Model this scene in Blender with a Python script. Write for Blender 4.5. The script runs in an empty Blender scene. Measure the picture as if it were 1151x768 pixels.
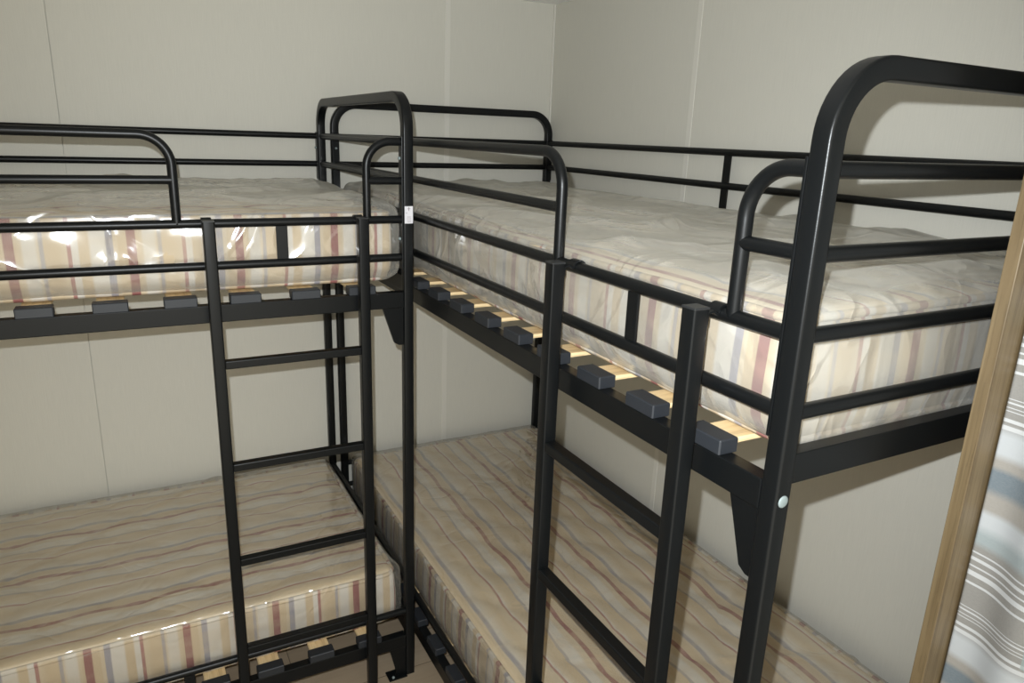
import bpy, bmesh, math
from mathutils import Vector, Matrix, noise

scene = bpy.context.scene
COL = scene.collection

# ------------------------------------------------------------------ camera
CAM = Vector((-1.5018, -2.5192, 1.5165))
YAW, PITCH, ROLL, FPX = map(float, (28.5318, -15.9506, 2.1074, 807.26))
_y, _p, _r = (math.radians(a) for a in (YAW, PITCH, ROLL))
fwd = Vector((math.sin(_y)*math.cos(_p), math.cos(_y)*math.cos(_p), math.sin(_p)))
right0 = Vector((math.cos(_y), -math.sin(_y), 0)); up0 = right0.cross(fwd)
right = right0*math.cos(_r) + up0*math.sin(_r)
up = -right0*math.sin(_r) + up0*math.cos(_r)
def frame_matrix(loc):
    m = Matrix.Identity(4)
    for i, ax in enumerate((right, up, -fwd)):
        for k in range(3): m[k][i] = ax[k]
    m.translation = loc
    return m
cam_d = bpy.data.cameras.new('camera'); cam = bpy.data.objects.new('camera', cam_d); COL.objects.link(cam)
cam_d.sensor_width = 36; cam_d.sensor_fit = 'HORIZONTAL'; cam_d.lens = FPX/1151*36; cam_d.clip_start = .02
cam.matrix_world = frame_matrix(CAM)
scene.camera = cam

# ------------------------------------------------------------------ light
w = bpy.data.worlds.new('world'); scene.world = w; w.use_nodes = True
bg = w.node_tree.nodes['Background']
bg.inputs[0].default_value = (1.0, .945, .78, 1); bg.inputs[1].default_value = 1.75
# the camera's own flash: a small lamp up and to the left of the lens
fl = bpy.data.lights.new('camera_flash', 'SPOT'); fl.spot_size = math.radians(112); fl.spot_blend = .9; fl.shadow_soft_size = .005
fl.energy = 132; fl.color = (.92, .97, 1.0)
flo = bpy.data.objects.new('camera_flash', fl); COL.objects.link(flo)
flo.matrix_world = frame_matrix(CAM - right*.024 + up*.046 + fwd*.01)
vs = scene.view_settings
vs.view_transform = 'Standard'; vs.look = 'None'; vs.exposure = -0.2; vs.gamma = 1; vs.use_curve_mapping = False

# ------------------------------------------------------------------ node helpers
def new_mat(name):
    m = bpy.data.materials.new(name); m.use_nodes = True
    nt = m.node_tree
    return m, nt, nt.nodes['Principled BSDF'], nt.nodes['Material Output']
def N(nt, t, **kw):
    n = nt.nodes.new(t)
    for k, v in kw.items(): setattr(n, k, v)
    return n
def math_n(nt, op, a, b=None, c=None):
    n = N(nt, 'ShaderNodeMath', operation=op)
    for i, x in enumerate((a, b, c)):
        if x is None: continue
        if isinstance(x, (int, float)): n.inputs[i].default_value = x
        else: nt.links.new(x, n.inputs[i])
    return n.outputs[0]
def mix_c(nt, fac, a, b, blend='MIX'):
    n = N(nt, 'ShaderNodeMix', data_type='RGBA', blend_type=blend)
    for s, x in ((n.inputs[0], fac), (n.inputs[6], a), (n.inputs[7], b)):
        if isinstance(x, (int, float)): s.default_value = x
        elif isinstance(x, tuple): s.default_value = (*x, 1)
        else: nt.links.new(x, s)
    return n.outputs[2]
def ramp(nt, fac, stops, interp='LINEAR'):
    n = N(nt, 'ShaderNodeValToRGB'); r = n.color_ramp; r.interpolation = interp
    while len(r.elements) > 1: r.elements.remove(r.elements[-1])
    for i, (pos, c) in enumerate(stops):
        e = r.elements[0] if i == 0 else r.elements.new(pos)
        e.position = pos; e.color = (*c, 1)
    nt.links.new(fac, n.inputs[0]); return n.outputs[0]
def noise_n(nt, vec, scale, detail=3, rough=.5, mapscale=None, dist=0):
    if mapscale:
        mp = N(nt, 'ShaderNodeMapping'); mp.inputs['Scale'].default_value = mapscale
        nt.links.new(vec, mp.inputs[0]); vec = mp.outputs[0]
    n = N(nt, 'ShaderNodeTexNoise'); n.inputs['Scale'].default_value = scale
    n.inputs['Detail'].default_value = detail; n.inputs['Roughness'].default_value = rough
    n.inputs['Distortion'].default_value = dist
    nt.links.new(vec, n.inputs[0]); return n.outputs[0]
def bump(nt, bs, h, strength, dist=.01):
    b = N(nt, 'ShaderNodeBump'); b.inputs['Strength'].default_value = strength; b.inputs['Distance'].default_value = dist
    nt.links.new(h, b.inputs['Height']); nt.links.new(b.outputs[0], bs.inputs['Normal'])
def coords(nt, kind='Object'): return N(nt, 'ShaderNodeTexCoord').outputs[kind]

MAT = {}
def m_black():
    m, nt, b, o = new_mat('black_powder_coat')
    n = noise_n(nt, coords(nt), 900, 2)
    b.inputs['Base Color'].default_value = (.0042, .0048, .0052, 1)
    b.inputs['Roughness'].default_value = .34; b.inputs['Specular IOR Level'].default_value = .24
    bump(nt, b, n, .10, .001); return m
def m_plain(name, col, rough=.5, metal=0):
    m, nt, b, o = new_mat(name); b.inputs['Base Color'].default_value = (*col, 1)
    b.inputs['Roughness'].default_value = rough; b.inputs['Metallic'].default_value = metal
    n = noise_n(nt, coords(nt), 300, 2); bump(nt, b, n, .04, .001); return m
def m_wall():
    m, nt, b, o = new_mat('linen_wallpaper'); v = coords(nt)
    f = noise_n(nt, v, 1, 3, .6, (420, 420, 14))
    g = noise_n(nt, v, 1, 2, .5, (160, 160, 260))
    big = noise_n(nt, v, 1.3, 2)
    c = mix_c(nt, f, (.51, .495, .44), (.61, .595, .535))
    c = mix_c(nt, math_n(nt, 'MULTIPLY', g, .35), c, (.62, .60, .53))
    c = mix_c(nt, math_n(nt, 'MULTIPLY', big, .25), c, (.53, .505, .435))
    nt.links.new(c, b.inputs['Base Color']); b.inputs['Roughness'].default_value = .62
    b.inputs['Specular IOR Level'].default_value = .25
    bump(nt, b, f, .12, .002); return m
def m_floor():
    m, nt, b, o = new_mat('oak_vinyl'); v = coords(nt)
    g = noise_n(nt, v, 1, 5, .6, (3, 45, 1), .6)
    br = N(nt, 'ShaderNodeTexBrick'); br.inputs['Scale'].default_value = 1
    br.inputs['Brick Width'].default_value = 1.2; br.inputs['Row Height'].default_value = .14
    br.inputs['Mortar Size'].default_value = .0015
    br.inputs['Color1'].default_value = (.40, .32, .23, 1); br.inputs['Color2'].default_value = (.33, .26, .18, 1)
    br.inputs['Mortar'].default_value = (.12, .09, .06, 1); nt.links.new(v, br.inputs[0])
    c = mix_c(nt, math_n(nt, 'MULTIPLY', g, .6), br.outputs[0], (.20, .145, .095))
    nt.links.new(c, b.inputs['Base Color']); b.inputs['Roughness'].default_value = .4; return m
def m_wood(name, a, c_, scale, rough=.45):
    m, nt, b, o = new_mat(name); v = coords(nt)
    g = noise_n(nt, v, 1, 5, .65, scale, .8)
    c = ramp(nt, g, [(.32, a), (.68, c_)])
    fine = noise_n(nt, v, 1, 3, .5, tuple(s*5 for s in scale))
    c = mix_c(nt, math_n(nt, 'MULTIPLY', math_n(nt, 'GREATER_THAN', fine, .58), .28), c, tuple(x*.5 for x in a))
    nt.links.new(c, b.inputs['Base Color']); b.inputs['Roughness'].default_value = rough
    bump(nt, b, g, .08, .002); return m
TAN, CREAM, WHITE = (.68, .54, .35), (.73, .615, .44), (.78, .74, .66)
RED, THINRED, BLUE, GREY = (.30, .08, .08), (.42, .18, .16), (.36, .35, .40), (.44, .41, .41)
def m_ticking(name, period, phase, flip, warp, top=False):
    """Woven striped ticking; UV.x runs across the stripes (metres), UV.y along them."""
    m, nt, b, o = new_mat(name)
    uv = N(nt, 'ShaderNodeUVMap'); uv.uv_map = 'weave'
    sp = N(nt, 'ShaderNodeSeparateXYZ'); nt.links.new(uv.outputs[0], sp.inputs[0])
    wob = noise_n(nt, uv.outputs[0], 1, 2, .5, (5, 7, 1))
    x = math_n(nt, 'ADD', sp.outputs[0], math_n(nt, 'MULTIPLY', math_n(nt, 'SUBTRACT', wob, .5), warp))
    t = math_n(nt, 'DIVIDE', math_n(nt, 'SUBTRACT', x, phase), period)
    if flip: t = math_n(nt, 'MULTIPLY', t, -1.0)
    t = math_n(nt, 'FRACT', math_n(nt, 'ADD', t, 50.04))
    s = [(0, RED), (.075, RED), (.085, TAN), (.155, TAN), (.165, CREAM), (.195, CREAM), (.20, BLUE), (.255, BLUE), (.265, WHITE), (.385, WHITE),
         (.41, TAN), (.485, TAN), (.50, WHITE), (.548, WHITE), (.555, THINRED), (.582, THINRED), (.59, CREAM), (.66, TAN), (.765, TAN),
         (.775, GREY), (.80, GREY), (.81, CREAM), (.84, WHITE), (.93, WHITE), (.95, CREAM), (.995, TAN)]
    if top:
        s = [(0, CREAM), (.008, TAN), (.014, RED), (.066, RED), (.074, TAN), (.15, TAN), (.185, CREAM), (.20, BLUE), (.235, BLUE), (.26, WHITE), (.36, CREAM),
             (.42, TAN), (.50, CREAM), (.545, CREAM), (.552, THINRED), (.572, THINRED), (.58, WHITE), (.62, CREAM), (.68, TAN), (.765, TAN),
             (.775, GREY), (.795, GREY), (.81, WHITE), (.91, WHITE), (.95, CREAM)]
    c = ramp(nt, t, s)
    if top:
        pt = noise_n(nt, uv.outputs[0], 1, 3, .6, (14, 5, 1))
        c = mix_c(nt, math_n(nt, 'MULTIPLY', ramp(nt, pt, [(.42, (0, 0, 0)), (.66, (1, 1, 1))]), .24), c, (.69, .555, .365))
    # cross weave: pale and tan bands across the stripes, and fine threads
    cw = noise_n(nt, uv.outputs[0], 1, 2, .5, (3, 26, 1))
    c = mix_c(nt, math_n(nt, 'MULTIPLY', ramp(nt, cw, [(.45, (0, 0, 0)), (.62, (1, 1, 1))]), .30), c, (.70, .56, .37))
    th = noise_n(nt, uv.outputs[0], 1, 2, .6, (120, 900, 1))
    c = mix_c(nt, math_n(nt, 'MULTIPLY', th, .22), c, (.76, .68, .54))
    if not top: c = mix_c(nt, 1.0, c, (.74, .73, .74), 'MULTIPLY')  # shade put into the side and piping colour to offset strong front light
    nt.links.new(c, b.inputs['Base Color']); b.inputs['Roughness'].default_value = .75
    b.inputs['Specular IOR Level'].default_value = .2
    bump(nt, b, th, .15, .001); return m
def m_plastic(name, haze, facing, rough, bscale, bstr, crease):
    m, nt, b, o = new_mat(name); v = coords(nt)
    nt.nodes.remove(b)
    n1 = noise_n(nt, v, bscale, 1.5, .4, None, .8)
    n2 = noise_n(nt, v, bscale*.3, 2, .5, (1, 3, 1), 2.0)
    n3 = noise_n(nt, v, bscale*.75, 1, .4, None, 1.6)
    cr = math_n(nt, 'MAXIMUM', math_n(nt, 'SUBTRACT', 1.0, math_n(nt, 'MULTIPLY', math_n(nt, 'ABSOLUTE', math_n(nt, 'SUBTRACT', n3, .5)), 11.0)), 0.0)
    cr = math_n(nt, 'MULTIPLY', math_n(nt, 'POWER', cr, 1.6), crease)
    h = math_n(nt, 'ADD', math_n(nt, 'ADD', n1, math_n(nt, 'MULTIPLY', n2, 1.5)), cr)
    bp = N(nt, 'ShaderNodeBump'); bp.inputs['Strength'].default_value = bstr; bp.inputs['Distance'].default_value = .012
    nt.links.new(h, bp.inputs['Height'])
    lw = N(nt, 'ShaderNodeLayerWeight'); lw.inputs['Blend'].default_value = .5
    f2 = math_n(nt, 'POWER', lw.outputs['Facing'], 1.8)
    big = noise_n(nt, v, 5, 2)
    fac = math_n(nt, 'ADD', math_n(nt, 'MULTIPLY', f2, facing), math_n(nt, 'MULTIPLY', big, haze*2))
    fac = math_n(nt, 'MINIMUM', fac, .92)
    tr = N(nt, 'ShaderNodeBsdfTransparent'); tr.inputs[0].default_value = (.97, .97, .965, 1)
    di = N(nt, 'ShaderNodeBsdfDiffuse'); di.inputs[0].default_value = (.70, .68, .615, 1)
    mx = N(nt, 'ShaderNodeMixShader'); nt.links.new(fac, mx.inputs[0]); nt.links.new(tr.outputs[0], mx.inputs[1]); nt.links.new(di.outputs[0], mx.inputs[2])
    gl = N(nt, 'ShaderNodeBsdfGlossy'); gl.inputs['Roughness'].default_value = rough; nt.links.new(bp.outputs[0], gl.inputs['Normal'])
    fr = N(nt, 'ShaderNodeFresnel'); fr.inputs[0].default_value = 1.45; nt.links.new(bp.outputs[0], fr.inputs['Normal'])
    ff = math_n(nt, 'MINIMUM', math_n(nt, 'MULTIPLY', fr.outputs[0], 2.4), .35)
    mx2 = N(nt, 'ShaderNodeMixShader'); nt.links.new(ff, mx2.inputs[0]); nt.links.new(mx.outputs[0], mx2.inputs[1]); nt.links.new(gl.outputs[0], mx2.inputs[2])
    nt.links.new(mx2.outputs[0], o.inputs[0]); return m
def m_curtain():
    m, nt, b, o = new_mat('striped_curtain_cloth'); v = coords(nt)
    sp = N(nt, 'ShaderNodeSeparateXYZ'); nt.links.new(v, sp.inputs[0])
    z = math_n(nt, 'ADD', sp.outputs[2], math_n(nt, 'MULTIPLY', math_n(nt, 'SUBTRACT', noise_n(nt, v, 9, 2), .5), .006))
    d = math_n(nt, 'FRACT', math_n(nt, 'DIVIDE', math_n(nt, 'SUBTRACT', 1.312+.294*5, z), .294))
    G, W_, BE, BL, TE = (.20, .192, .18), (.39, .41, .43), (.255, .238, .215), (.11, .14, .165), (.245, .285, .295)
    base = ramp(nt, d, [(0, G), (.40, G), (.46, W_), (.54, W_), (.575, BE), (.60, BE), (.625, BL), (.70, BL), (.74, BE), (.80, BE), (.83, W_), (.88, W_), (.93, TE), (.965, TE), (1, G)])
    k0, k1 = (0, 0, 0), (1, 1, 1); st = [(0, k0)]
    for a, e in ((.018, .026), (.044, .061), (.085, .091), (.110, .136), (.167, .177), (.286, .291), (.304, .309), (.325, .330), (.340, .344), (.376, .391), (.410, .428)):
        st += [(a, k1), (e, k0)]
    lines = ramp(nt, d, st, 'CONSTANT')
    c = mix_c(nt, lines, base, (.46, .47, .48))
    # woven blocks of mustard and teal that begin further along the cloth
    blk = math_n(nt, 'LESS_THAN', sp.outputs[1], -2.166)
    mu = math_n(nt, 'MULTIPLY', blk, math_n(nt, 'MULTIPLY', math_n(nt, 'LESS_THAN', d, .24), math_n(nt, 'GREATER_THAN', d, .185)))
    c = mix_c(nt, mu, c, (.42, .33, .10))
    te = math_n(nt, 'MULTIPLY', blk, math_n(nt, 'MULTIPLY', math_n(nt, 'LESS_THAN', d, .40), math_n(nt, 'GREATER_THAN', d, .26)))
    c = mix_c(nt, math_n(nt, 'MULTIPLY', te, .7), c, (.22, .28, .28))
    th = noise_n(nt, v, 1, 2, .6, (900, 260, 900))
    c = mix_c(nt, math_n(nt, 'MULTIPLY', th, .2), c, (.5, .5, .48))
    nt.links.new(c, b.inputs['Base Color']); b.inputs['Roughness'].default_value = .8
    b.inputs['Specular IOR Level'].default_value = .15
    bump(nt, b, th, .1, .001); return m

MAT['black'] = m_black(); MAT['wall'] = m_wall(); MAT['floor'] = m_floor()
MAT['white'] = m_plain('white_ceiling', (.88, .88, .86), .6)
MAT['strip'] = m_plain('pale_joint_strip', (.62, .60, .54), .5)
MAT['rubber'] = m_plain('blue_grey_rubber', (.015, .0175, .022), .55)
MAT['zinc'] = m_plain('zinc_plated_steel', (.20, .24, .24), .6, .2)
MAT['cap'] = m_plain('black_plastic_plug', (.014, .015, .016), .45)
MAT['slat'] = m_wood('birch_slat', (.66, .47, .24), (.80, .62, .36), (60, 3, 60))
MAT['oak'] = m_wood('oak_laminate', (.112, .077, .038), (.185, .136, .074), (70, 70, 2.2))
MAT['paper'] = m_plain('white_label_paper', (.60, .59, .62), .6)
MAT['ink'] = m_plain('grey_label_print', (.22, .18, .20), .6)
MAT['curtain'] = m_curtain()
MAT['film_loose'] = m_plastic('loose_polythene', .10, .80, .17, 7, .42, .55)
MAT['film_tight'] = m_plastic('tight_polythene', .032, .34, .13, 8, .3, .35)

# ------------------------------------------------------------------ mesh helpers
def mesh(name, verts, faces, smooth=False):
    me = bpy.data.meshes.new(name); me.from_pydata([tuple(v) for v in verts], [], faces); me.update()
    if smooth: me.polygons.foreach_set('use_smooth', [True]*len(me.polygons))
    return me
def link(name, me, mat, parent=None, loc=(0, 0, 0)):
    o = bpy.data.objects.new(name, me); COL.objects.link(o)
    if mat is not None and not me.materials: me.materials.append(MAT[mat] if isinstance(mat, str) else mat)
    if parent: o.parent = parent
    o.location = loc; return o
def box_mesh(name, lo, hi, bev=.0012, seg=2):
    bm = bmesh.new(); bmesh.ops.create_cube(bm, size=1)
    for v in bm.verts:
        v.co = Vector([lo[i] if v.co[i] < 0 else hi[i] for i in range(3)])
    if bev: bmesh.ops.bevel(bm, geom=list(bm.edges), offset=bev, segments=seg, affect='EDGES', profile=.5)
    me = bpy.data.meshes.new(name); bm.to_mesh(me); bm.free(); return me
def box(name, lo, hi, mat, parent=None, bev=.0012): return link(name, box_mesh(name, lo, hi, bev), mat, parent)
def sweep(path, section, closed_caps=True, ref=None):
    """Sweep a 2D section (list of (a,b)) along a path of Vectors with parallel transport."""
    P = [Vector(q) for q in path]; n = len(P); T = []
    for i in range(n):
        a = P[max(i-1, 0)]; c = P[min(i+1, n-1)]; T.append((c-a).normalized())
    nv = Vector(ref) if ref else (Vector((0, 0, 1)) if abs(T[0].z) < .9 else Vector((1, 0, 0)))
    verts, faces = [], []; k = len(section)
    for i in range(n):
        nv = (nv - T[i]*nv.dot(T[i])).normalized(); bn = T[i].cross(nv)
        for a, c in section: verts.append(P[i] + nv*a + bn*c)
    for i in range(n-1):
        for j in range(k):
            faces.append((i*k+j, i*k+(j+1) % k, (i+1)*k+(j+1) % k, (i+1)*k+j))
    if closed_caps:
        faces.append(tuple(reversed(range(k)))); faces.append(tuple((n-1)*k+j for j in range(k)))
    return verts, faces
def circ(r, n=16): return [(r*math.cos(2*math.pi*i/n), r*math.sin(2*math.pi*i/n)) for i in range(n)]
def rrect(a, b, r, n=3):
    out = []
    for cx, cy, s in ((a/2-r, b/2-r, 0), (-a/2+r, b/2-r, 1), (-a/2+r, -b/2+r, 2), (a/2-r, -b/2+r, 3)):
        for i in range(n+1):
            t = (s + i/n)*math.pi/2; out.append((cx+r*math.cos(t), cy+r*math.sin(t)))
    return out
def smooth_by_angle(me, deg=40):
    me.polygons.foreach_set('use_smooth', [True]*len(me.polygons))
    bm = bmesh.new(); bm.from_mesh(me); lim = math.radians(deg)
    for e in bm.edges:
        if len(e.link_faces) == 2 and e.calc_face_angle(0) > lim: e.smooth = False
    bm.to_mesh(me); bm.free()
def tube(name, path, r, mat, parent, n=18):
    v, f = sweep(path, circ(r, n)); me = mesh(name, v, f); smooth_by_angle(me); return link(name, me, mat, parent)
def fillet(pts, r, n=10):
    """Polyline with its inner corners rounded."""
    P = [Vector(q) for q in pts]; out = [P[0]]
    for i in range(1, len(P)-1):
        a, b, c = P[i-1], P[i], P[i+1]; d1 = (a-b).normalized(); d2 = (c-b).normalized()
        half = d1.angle(d2)/2; t = r/math.tan(half); ctr = b + (d1+d2).normalized()*(r/math.sin(half))
        s = b+d1*t - ctr; e = b+d2*t - ctr; ang = s.angle(e)
        for k in range(n+1):
            u = k/n; out.append(ctr + (s*math.sin((1-u)*ang) + e*math.sin(u*ang))/math.sin(ang))
    out.append(P[-1]); return out
def prism(name, poly, v0, v1, mat, parent):
    """Polygon in the u-z plane given thickness along v."""
    n = len(poly); verts = [(u, v0, z) for u, z in poly] + [(u, v1, z) for u, z in poly]
    faces = [tuple(range(n)), tuple(reversed(range(n, 2*n)))] + [(i, i+n, (i+1) % n+n, (i+1) % n) for i in range(n)]
    bm = bmesh.new(); me = mesh(name, verts, faces); bm.from_mesh(me); bmesh.ops.recalc_face_normals(bm, faces=bm.faces)
    bmesh.ops.bevel(bm, geom=list(bm.edges), offset=.0008, segments=1, affect='EDGES'); bm.to_mesh(me); bm.free()
    return link(name, me, mat, parent)
def dome_bolt_mesh(r, h):
    prof = [(r, 0), (r, h*.25), (r*.92, h*.6), (r*.65, h*.9), (0.0, h)]; n = 16; verts = []; faces = []
    for rr, z in prof[:-1]:
        for i in range(n): verts.append((rr*math.cos(2*math.pi*i/n), rr*math.sin(2*math.pi*i/n), z))
    verts.append((0, 0, h)); top = len(verts)-1
    for k in range(len(prof)-2):
        for i in range(n): faces.append((k*n+i, k*n+(i+1) % n, (k+1)*n+(i+1) % n, (k+1)*n+i))
    k = len(prof)-2
    for i in range(n): faces.append((k*n+i, k*n+(i+1) % n, top))
    faces.append(tuple(reversed(range(n))))
    return mesh('bolt', verts, faces, True)
def thing(name, loc, rz, label, cat, group=None):
    o = bpy.data.objects.new(name, None); COL.objects.link(o); o.empty_display_size = .1
    o.location = loc; o.rotation_euler = (0, 0, rz); o['label'] = label; o['category'] = cat
    if group: o['group'] = group
    return o
def struct(o): o['kind'] = 'structure'; return o

# ------------------------------------------------------------------ the room
CEIL = 1.995; XL = -3.05; YF = -2.95
floor = struct(box('floor', (XL-.05, YF, -.05), (.05, .05, 0), 'floor', None, 0))
ceil = struct(box('ceiling', (XL-.05, YF, CEIL), (.05, .05, CEIL+.05), 'white', None, 0))
T = .006
wb = struct(box('wall_back', (XL-.05, T, 0), (.05, .05, CEIL), 'wall', None, 0))
for a, b in ((XL, -1.6395), (-1.6375, -.434), (-.434, 0)):
    box('wall_panel', (a, 0, 0), (b, T, CEIL), 'wall', wb, .0004)
wr = struct(box('wall_right', (T, YF, 0), (.05, T, CEIL), 'wall', None, 0))
for a, b in ((YF, -2.0), (-2.0, -.806), (-.806, 0)):
    box('wall_panel', (0, a, 0), (T, b, CEIL), 'wall', wr, .0004)
wl = struct(box('wall_left', (XL-.05, YF, 0), (XL, T, CEIL), 'wall', None, 0))
struct(box('trim_1', (-.445, -.0016, 0), (-.425, .001, CEIL), 'strip', None, .0006))
struct(box('trim_2', (-.0016, -.815, 0), (.001, -.796, CEIL), 'strip', None, .0006))
struct(prism('trim_3', [(-.007, 0), (-.007, CEIL), (0, CEIL), (0, 0)], -.007, 0, 'strip', None))

# ------------------------------------------------------------------ bunk beds
L, W, H = 1.96, .8307, 1.611
h1, h2, h3, h4 = 1.4945, 1.4048, 1.3137, 1.2221
FT, FB, ET, EB = 1.1364, 1.0968, 1.1741, 1.1358
LT, LBT, LBB = .21, .1364, .0968
HL, HR, S, TR = 1.4508, 1.8607, .025, .0095
SLATS = [1.577 + .133*k for k in range(-11, 3)]
slat_me = box_mesh('slat', (-.0265, .004, -.004), (.0265, W-.004, .004), .0012); slat_me.materials.append(MAT['slat'])
def cap_mesh():
    bm = bmesh.new(); bmesh.ops.create_cube(bm, size=1)
    for v in bm.verts: v.co = Vector((v.co.x*.066, v.co.y*.032, v.co.z*.021))
    bmesh.ops.bevel(bm, geom=list(bm.edges), offset=.0018, segments=1, affect='EDGES')
    me = bpy.data.meshes.new('end_cap'); bm.to_mesh(me); bm.free(); me.materials.append(MAT['rubber']); return me
cap_me = cap_mesh()
bolt_big = dome_bolt_mesh(.0078, .0022); bolt_big.materials.append(MAT['zinc'])
bolt_small = dome_bolt_mesh(.0042, .006); bolt_small.materials.append(MAT['zinc'])

def bunk_bed(loc, rz, label):
    root = thing('bunk_bed', loc, rz, label, 'bunk bed', 'black metal bunk beds')
    B = 'black'
    sec = rrect(S, S, .0035)
    for u, s in ((0, 1), (L, -1)):                       # s points into the bed
        path = fillet([(u, 0, 0), (u, 0, H-S/2), (u, W, H-S/2), (u, W, 0)], .075, 12)
        v, f = sweep(path, sec, True, (1, 0, 0)); me = mesh('end_frame', v, f); smooth_by_angle(me, 50); fr = link('end_frame', me, B, root)
        for z in (h1, h2, h3, h4, .30, LT):
            tube('cross_bar', [(u, .006, z), (u, W-.006, z)], TR, B, root)
        box('end_beam', (u-.010, .0125, EB), (u+.010, W-.0125, ET), B, root)
        box('end_beam', (u-.010, .0125, .136), (u+.010, W-.0125, .174), B, root)
        for vv in (0, W):
            sv = 1 if vv == 0 else -1
            # flat bar that carries the guard rails, bolted to the post
            a, b = sorted((u+s*.0125, u+s*.0165))
            box('rail_bracket', (a, vv-.0115, h4-.03 if vv == 0 else h2-.05), (b, vv+.0115, h1+.0125), B, root, .0008)
            for z in ((1.457, 1.267) if vv == 0 else (1.457,)):
                o = link('bolt', bolt_small, None, root, (u+s*.0163, vv, z)); o.rotation_euler = (0, s*math.pi/2, 0)
            for z in (1.117, .117):
                o = link('bolt', bolt_big, None, root, (u-s*.0123, vv, z)); o.rotation_euler = (0, -s*math.pi/2, 0)
            # gusset plates under the side beams
            e = u+s*.0122
            prism('gusset', [(e, FB+.001), (u+s*.066, FB+.001), (u+s*.036, 1.006), (u+s*.024, .999), (e, .999)], vv-.005, vv+.005, B, root)
            prism('gusset', [(e, LBB+.001), (u+s*.060, LBB+.001), (u+s*.042, .022), (u+s*.042, .003), (e, .003)], vv-.005, vv+.005, B, root)
            a, b = sorted((e, u+s*.066))
            fp = box('foot_plate', (a, vv-.020, 0), (b, vv+.020, .004), B, root, .0008)
            link('bolt', bolt_small, None, fp, (u+s*.052, vv-sv*.012, .0038))
    a, b = .0165, L-.0165
    # front rails and the two hooped guard rails
    for z in (h3, h4): tube('side_rail', [(a, 0, z), (b, 0, z)], TR, B, root)
    for ue, uh in ((a, HL), (b, HR)):
        tube('guard_rail', fillet([(ue, 0, h1), (uh, 0, h1), (uh, 0, h3)], .060, 12), TR, B, root)
        tube('guard_rail_bar', [(ue, 0, h2), (uh, 0, h2)], TR*.95, B, root)
    box('rail_strut', (1.651, -.002, h4), (1.676, .002, h3), B, root, .0006)
    # wall side rails
    for z in (h1, h2): tube('side_rail', [(a, W, z), (b, W, z)], TR, B, root)
    box('rail_strut', (.956, W-.003, FT), (.980, W+.003, h1), B, root, .0006)
    # side beams, upper and lower, and the low mattress rail
    for z0, z1 in ((FB, FT), (LBB, LBT)):
        box('side_beam', (.0125, -.0115, z0), (L-.0125, .0135, z1), B, root, .002)
        box('side_beam', (.0125, W-.0135, z0), (L-.0125, W+.0115, z1), B, root, .002)
    for vv in (0, W):
        tube('mattress_rail', [(.0125, vv, LT), (L-.0125, vv, LT)], TR, B, root)
        for uu in (.53, 1.385): box('rail_strut', (uu-.0125, vv-.002, LBT), (uu+.0125, vv+.002, LT), B, root, .0006)
    for zt in (FT, LBT):
        for u in SLATS:
            s = link('slat', slat_me, None, root, (u, 0, zt+.0125))
            link('end_cap', cap_me, None, s, (0, .0045, -.0030)); link('end_cap', cap_me, None, s, (0, W-.0045, -.0030))
    return root

AX, AY, BX, BY = -2.8568, -.8503, -.8555, -.0347
bedA = bunk_bed((AX, AY, 0), 0, 'black metal bunk bed along the back wall, small white sticker on its post')
bedB = bunk_bed((BX, BY, 0), -math.pi/2, 'black metal bunk bed along the right wall, its tall end frame nearest the wooden upright')
# the maker's sticker on the post of the first bed
st = box('sticker', (L-.0105, -S/2-.0006, 1.305), (L+.0105, -S/2+.0001, 1.346), 'paper', bedA, .0002)
y0, y1 = -S/2-.0009, -S/2-.0005
for a, b, z, t in ((-.005, .005, 1.3205, .0011), (-.006, .006, 1.3165, .0009), (-.006, .006, 1.3125, .0009), (-.004, .006, 1.309, .0009), (-.0075, -.004, 1.330, .0012)):
    box('printed_line', (L+a, y0, z-t/2), (L+b, y1, z+t/2), 'ink', st, 0)
box('printed_emblem', (L-.0009, y0, 1.335), (L+.0009, y1, 1.344), 'ink', st, 0)
box('printed_emblem', (L-.004, y0, 1.3395), (L+.004, y1, 1.3405), 'ink', st, 0)

# ------------------------------------------------------------------ ladders
L1, L2, LV = 1.5075, 1.8375, -.0408
def ladder(loc, rz, label):
    root = thing('bunk_ladder', loc, rz, label, 'ladder', 'black metal bunk ladders')
    for u in (L1, L2):
        v, f = sweep([(u, LV, 0), (u, LV, 1.3225)], rrect(.0245, .0245, .003), True, (1, 0, 0)); me = mesh('ladder_post', v, f); smooth_by_angle(me, 50)
        post = link('ladder_post', me, 'black', root)
        box('end_plug', (u-.0125, LV-.0125, 1.3222), (u+.0125, LV+.0125, 1.3252), 'cap', post, .001)
        # flat steel hook from the back of the post over the rail
        arc = [Vector((u, LV+.0122, h3-.012)), Vector((u, LV+.0122, h3+.002))]
        for i in range(0, 13):
            t = math.pi*(1 - i/12*1.12); arc.append(Vector((u, .0118*math.cos(t), h3+.0118*math.sin(t))))
        arc[0].y = arc[1].y = -.0285
        arc.insert(2, Vector((u, -.020, h3+.005)))
        v, f = sweep(arc, [(.010, .0015), (-.010, .0015), (-.010, -.0015), (.010, -.0015)], True, (1, 0, 0))
        me = mesh('hook', v, f); smooth_by_angle(me, 50); link('hook', me, 'black', post)
    for k in range(4):
        z = 1.0076 - .2487*k
        box('rung', (L1+.0115, LV-.0105, z-.0095), (L2-.0115, LV+.0105, z+.0095), 'black', root, .0025)
    return root
ladder((AX, AY, 0), 0, 'black metal ladder hooked on the bunk bed along the back wall')
ladder((BX, BY, 0), -math.pi/2, 'black metal ladder hooked on the bunk bed along the right wall, nearer the wooden upright')

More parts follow.
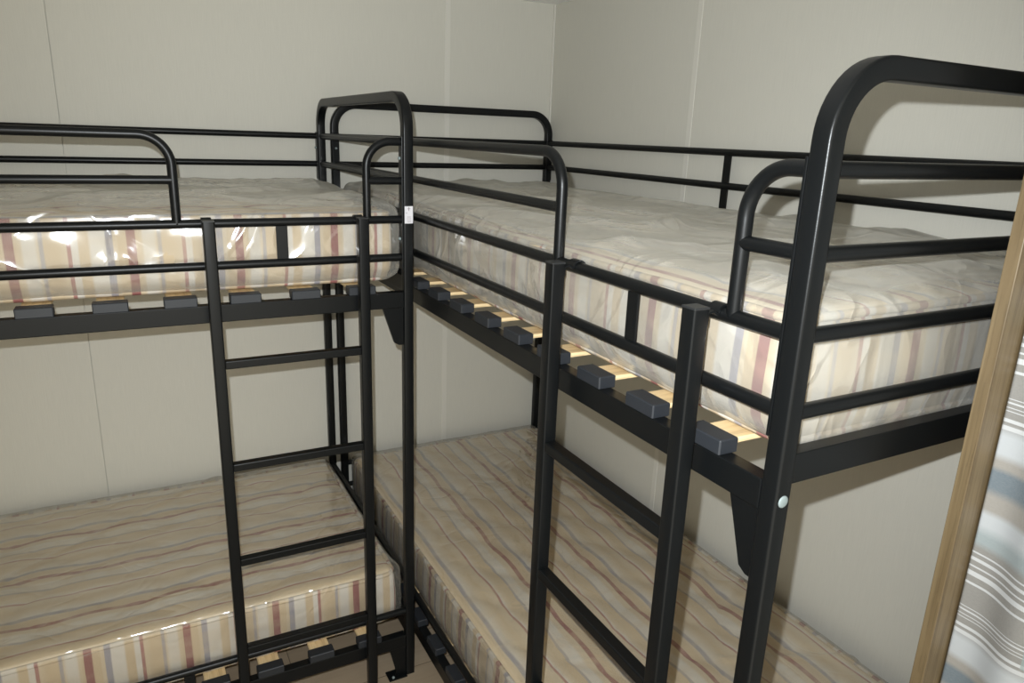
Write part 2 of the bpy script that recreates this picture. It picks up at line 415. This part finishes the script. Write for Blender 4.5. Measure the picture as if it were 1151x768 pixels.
# ------------------------------------------------------------------ mattresses
ML, MW, MH = 1.90, .778, .176
def soft_box(lx, ly, lz, r, nx, ny, nz):
    """Rounded box centred on x,y and standing on z=0. Returns verts, faces, face side names."""
    def ax(n, l):                       # denser towards the ends
        return [-l/2 + l*(.5-.5*math.cos(math.pi*i/n))*.35 + l*(i/n)*.65 for i in range(n+1)]
    X, Y, Z = ax(nx, lx), ax(ny, ly), ax(nz, lz)
    idx, verts, faces, side = {}, [], [], []
    def vid(i, j, k):
        key = (i, j, k)
        if key not in idx:
            p = Vector((X[i], Y[j], Z[k]))
            q = Vector((max(-lx/2+r, min(lx/2-r, p.x)), max(-ly/2+r, min(ly/2-r, p.y)), max(-lz/2+r, min(lz/2-r, p.z))))
            d = p-q
            if d.length > 1e-9:
                m = max(abs(d.x), abs(d.y), abs(d.z)); d = d.normalized()*m
            p = q+d; p.z += lz/2; idx[key] = len(verts); verts.append(p)
        return idx[key]
    def quad(a, b, c, d, s): faces.append((vid(*a), vid(*b), vid(*c), vid(*d))); side.append(s)
    for i in range(nx):
        for j in range(ny):
            quad((i, j, nz), (i+1, j, nz), (i+1, j+1, nz), (i, j+1, nz), 'top')
            quad((i, j, 0), (i, j+1, 0), (i+1, j+1, 0), (i+1, j, 0), 'bottom')
        for k in range(nz):
            quad((i, 0, k), (i+1, 0, k), (i+1, 0, k+1), (i, 0, k+1), 'long')
            quad((i, ny, k), (i, ny, k+1), (i+1, ny, k+1), (i+1, ny, k), 'long')
    for j in range(ny):
        for k in range(nz):
            quad((0, j, k), (0, j, k+1), (0, j+1, k+1), (0, j+1, k), 'end')
            quad((nx, j, k), (nx, j+1, k), (nx, j+1, k+1), (nx, j, k+1), 'end')
    return verts, faces, side
def set_weave(me, sides):
    uv = me.uv_layers.new(name='weave')
    for pi, p in enumerate(me.polygons):
        s = sides[pi]
        for li in p.loop_indices:
            c = me.vertices[me.loops[li].vertex_index].co
            uv.data[li].uv = (c.y - .42*(c.z-MH), c.x) if s in ('top', 'bottom') else ((c.x, c.z) if s == 'long' else (c.y, c.z))
def ridge(p): return 1-abs(noise.noise(p))*2
def smoothstep(a, b, x):
    t = max(0, min(1, (x-a)/(b-a))); return t*t*(3-2*t)

def tuck(pts):
    """The lower edge of a mattress rolls inwards."""
    for p in pts:
        k = max(0, 1-p.z/.060)**2*.028
        p.x -= math.copysign(min(k*.2, abs(p.x)), p.x)*abs(p.x)/(ML/2); p.y -= math.copysign(min(k, abs(p.y)), p.y)*abs(p.y)/(MW/2)
def mattress(parent_loc, rz, z0, seed, phase, top_phase, flip, film, label, fold=None):
    root = thing('mattress', parent_loc, rz, label, 'mattress', 'plastic-wrapped striped mattresses')
    root.location.z = z0
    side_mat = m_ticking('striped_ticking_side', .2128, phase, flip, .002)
    top_mat = m_ticking('striped_ticking_top', .2128, top_phase, False, .012, True)
    off = Vector((seed*7.3, seed*3.1, seed*1.7))
    # ---- core: quilted panels and a plain border
    V, F, Sd = soft_box(ML, MW, MH, .018, 130, 56, 8)
    out = []
    for p in V:
        d = 0
        if p.z > MH-.02 or p.z < .02:
            e = smoothstep(0, .09, min(ML/2-abs(p.x), MW/2-abs(p.y)))
            a = math.sin(math.pi*(p.x+p.y*1.15)/.20); b = math.sin(math.pi*(p.x-p.y*1.15)/.20)
            q = (abs(a)*abs(b))**.45*(.75+.5*noise.noise(p*3.3-off))
            d = e*(.0110*q - .004 + .004*noise.noise(p*2.4+off))
            if p.z < .02: d *= .2
            out.append(Vector((p.x, p.y, p.z + (d if p.z > .1 else -min(d, .0)))))
        else:
            n = noise.noise(Vector((p.x*6, p.y*6, p.z*9))+off)*.0022
            bulge = .004*math.sin(math.pi*p.z/MH) + n
            k = 1 if abs(p.y) > MW/2-.02 else 0
            out.append(p + Vector((math.copysign(bulge, p.x) if abs(p.x) > ML/2-.02 else 0, math.copysign(bulge, p.y) if k else 0, 0)))
    tuck(out)
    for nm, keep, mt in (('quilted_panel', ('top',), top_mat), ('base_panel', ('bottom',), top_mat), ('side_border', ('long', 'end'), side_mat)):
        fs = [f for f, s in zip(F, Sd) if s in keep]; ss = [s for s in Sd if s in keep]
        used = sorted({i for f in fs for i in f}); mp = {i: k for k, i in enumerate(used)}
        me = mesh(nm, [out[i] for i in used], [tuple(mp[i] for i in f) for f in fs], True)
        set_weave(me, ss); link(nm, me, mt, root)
    # ---- piping round the top and bottom edges
    hx, hy = ML/2-.005, MW/2-.005
    for z in (MH-.0065, .0095):
        cn = []
        for cx, cy, a0 in ((hx-.03, hy-.03, 0), (-hx+.03, hy-.03, 90), (-hx+.03, -hy+.03, 180), (hx-.03, -hy+.03, 270)):
            for i in range(7):
                t = math.radians(a0+15*i); cn.append(Vector((cx+.033*math.cos(t), cy+.033*math.sin(t), z)))
        pts = []
        for i in range(len(cn)):
            a, b = cn[i], cn[(i+1) % len(cn)]; n = max(1, int((b-a).length/.03))
            for k in range(n):
                q = a.lerp(b, k/n); q.z += .002*noise.noise(q*9+off); pts.append(q)
        k = 8; verts, faces = [], []; n = len(pts)
        for i in range(n):
            t = (pts[(i+1) % n]-pts[i-1]).normalized(); nn = Vector((t.y, -t.x, 0))
            for j in range(k):
                an = 2*math.pi*j/k; verts.append(pts[i]+nn*.0062*math.cos(an)+Vector((0, 0, .0062*math.sin(an))))
        tuck(verts)
        sides = []
        for i in range(n):
            i2 = (i+1) % n
            s = 'long' if abs(pts[i].y) > abs(MW/2-.02) else 'end'
            for j in range(k):
                faces.append((i*k+j, i2*k+j, i2*k+(j+1) % k, i*k+(j+1) % k)); sides.append(s)
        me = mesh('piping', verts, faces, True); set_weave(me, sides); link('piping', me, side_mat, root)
    # ---- polythene wrap
    loose = film == 'film_loose'
    ex = .012 if loose else .007
    V, F, Sd = soft_box(ML+ex*2, MW+.008, MH+.006, .024, 220, 84, 24)
    out = []
    for p in V:
        q = p.copy(); top = smoothstep(MH*.72, MH, p.z); base = smoothstep(.0, .03, p.z)
        if loose:
            w1 = noise.noise(Vector((p.x*3.1, p.y*5.2, 0))+off)
            r1 = ridge(Vector((p.x*2.6+p.y*2.2, p.y*4.2-p.x*1.2, .3))+off)
            r2 = ridge(Vector((p.x*7-p.y*5, p.y*9+p.x*3, .7))+off*1.3)
            inner = smoothstep(0, .06, min(ML/2-abs(p.x), MW/2-abs(p.y)))
            q.z += top*(.011 + .006*inner + .010*w1 + .018*max(0, r1-.55)*1.6*(.35+.65*inner) + .004*max(0, r2-.5))
            s1 = noise.noise(Vector((p.x*8.5+p.z*4, p.y*8.5, p.z*15))+off); s2 = ridge(Vector((p.x*12, p.y*12, p.z*15+p.x*5))+off)
            d = min(.0105, (1-top)*base*(.0048 + .0095*s1 + .003*max(0, s2-.35)))
        else:
            w1 = noise.noise(Vector((p.x*4, p.y*7, 0))+off); r1 = ridge(Vector((p.x*5+p.y*3, p.y*8, .3))+off)
            (x1, y1), (x2, y2) = fold
            tt = max(0, min(1, ((p.x-x1)*(x2-x1)+(p.y-y1)*(y2-y1))/((x2-x1)**2+(y2-y1)**2)))
            dist = math.hypot(p.x-x1-tt*(x2-x1), p.y-y1-tt*(y2-y1))
            q.z += top*(.0095 + .0020*w1 + .004*max(0, r1-.6) + .005*math.exp(-(dist/.009)**2))
            s1 = noise.noise(Vector((p.x*10, p.y*10, p.z*10))+off); s2 = ridge(Vector((p.x*13, p.y*13, p.z*9))+off)
            d = (1-top)*base*(.002 + .002*s1 + .004*max(0, s2-.6))
        if abs(p.y) > MW/2-.02: q.y += math.copysign(max(d, -.0005), p.y)
        if abs(p.x) > ML/2-.02:
            q.x += math.copysign(max(d, 0)*1.2 + ((.003 + .008*base*(.6+s1)) if loose else .012*math.exp(-((p.y+MW/2)/.07)**2)*base*(.6+s1)), p.x)
        q.x = max(-ML/2-.018, min(ML/2+.018, q.x))
        if p.z < .004: q.z = max(q.z, .0002)
        out.append(q)
    tuck(out)
    me = mesh('plastic_wrap', out, F, True)
    link('plastic_wrap', me, film, root)
    return root
zU, zL = FT+.0168, LBT+.0168
MV = .0245 + MW/2           # mattress centre across the bed
MU = .980
cA = (AX+MU, AY+MV, 0); cB = (BX+MV, BY-MU-.000, 0)
mattress(cA, 0, zU, 1, AX+1.362-cA[0], -.20, True, 'film_loose', 'upper striped mattress in loose shiny plastic on the back wall bunk')
mattress(cB, -math.pi/2, zU, 2, 1.68-MU, -.15, True, 'film_loose', 'upper striped mattress in loose hazy plastic on the right wall bunk')
mattress(cA, 0, zL, 3, AX+1.39-cA[0], -.2385, False, 'film_tight', 'lower striped mattress in tight plastic on the back wall bunk', ((-.03, -.04), (.57, .385)))
mattress(cB, -math.pi/2, zL, 4, .05, -.18, False, 'film_tight', 'lower striped mattress in tight plastic on the right wall bunk', ((.50, .08), (.63, .385)))

# ------------------------------------------------------------------ open wardrobe with its curtain
wd = thing('wardrobe', (-.30, -2.29, 0), 0, 'open-fronted oak wardrobe beside the foot of the bunk bed, its upright in view', 'wardrobe')
def wbox(name, lo, hi): return box(name, tuple(lo[i]-(-.30, -2.29, 0)[i] for i in range(3)), tuple(hi[i]-(-.30, -2.29, 0)[i] for i in range(3)), 'oak', wd, .001)
wbox('side_panel', (-.60, -2.0720, 0), (-.002, -2.0555, 1.94))
wbox('side_panel', (-.60, -2.53, 0), (-.002, -2.5135, 1.94))
wbox('top_panel', (-.60, -2.5135, 1.9235), (-.002, -2.0720, 1.94))
wbox('shelf', (-.50, -2.5135, 1.70), (-.002, -2.0720, 1.7165))
rod = tube('curtain_rail', [(-.545+.30, -2.0725+2.29, 1.895), (-.545+.30, -2.513+2.29, 1.895)], .008, 'zinc', wd)
def curtain():
    ny, nz = 180, 60; y0, y1 = -2.0745, -2.508; z0, z1 = .06, 1.885; verts, faces = [], []
    for k in range(nz+1):
        z = z0+(z1-z0)*k/nz
        for j in range(ny+1):
            t = j/ny; s = t*(y0-y1)
            x = -.562 - .009*math.sin(2*math.pi*s/.20 - .9) - .004*math.sin(2*math.pi*s/.083+1+z) + .004*noise.noise(Vector((s*8, z*1.5, 2)))
            verts.append((x, y0-s, z))
    for k in range(nz):
        for j in range(ny):
            a = k*(ny+1)+j; faces.append((a, a+1, a+ny+2, a+ny+1))
    me = mesh('striped_curtain', verts, faces, True); o = link('striped_curtain', me, 'curtain')
    md = o.modifiers.new('thickness', 'SOLIDIFY'); md.thickness = .0012; md.offset = 0
    o['label'] = 'grey, white and blue striped cloth curtain hanging beside the wooden upright'; o['category'] = 'curtain'
curtain()
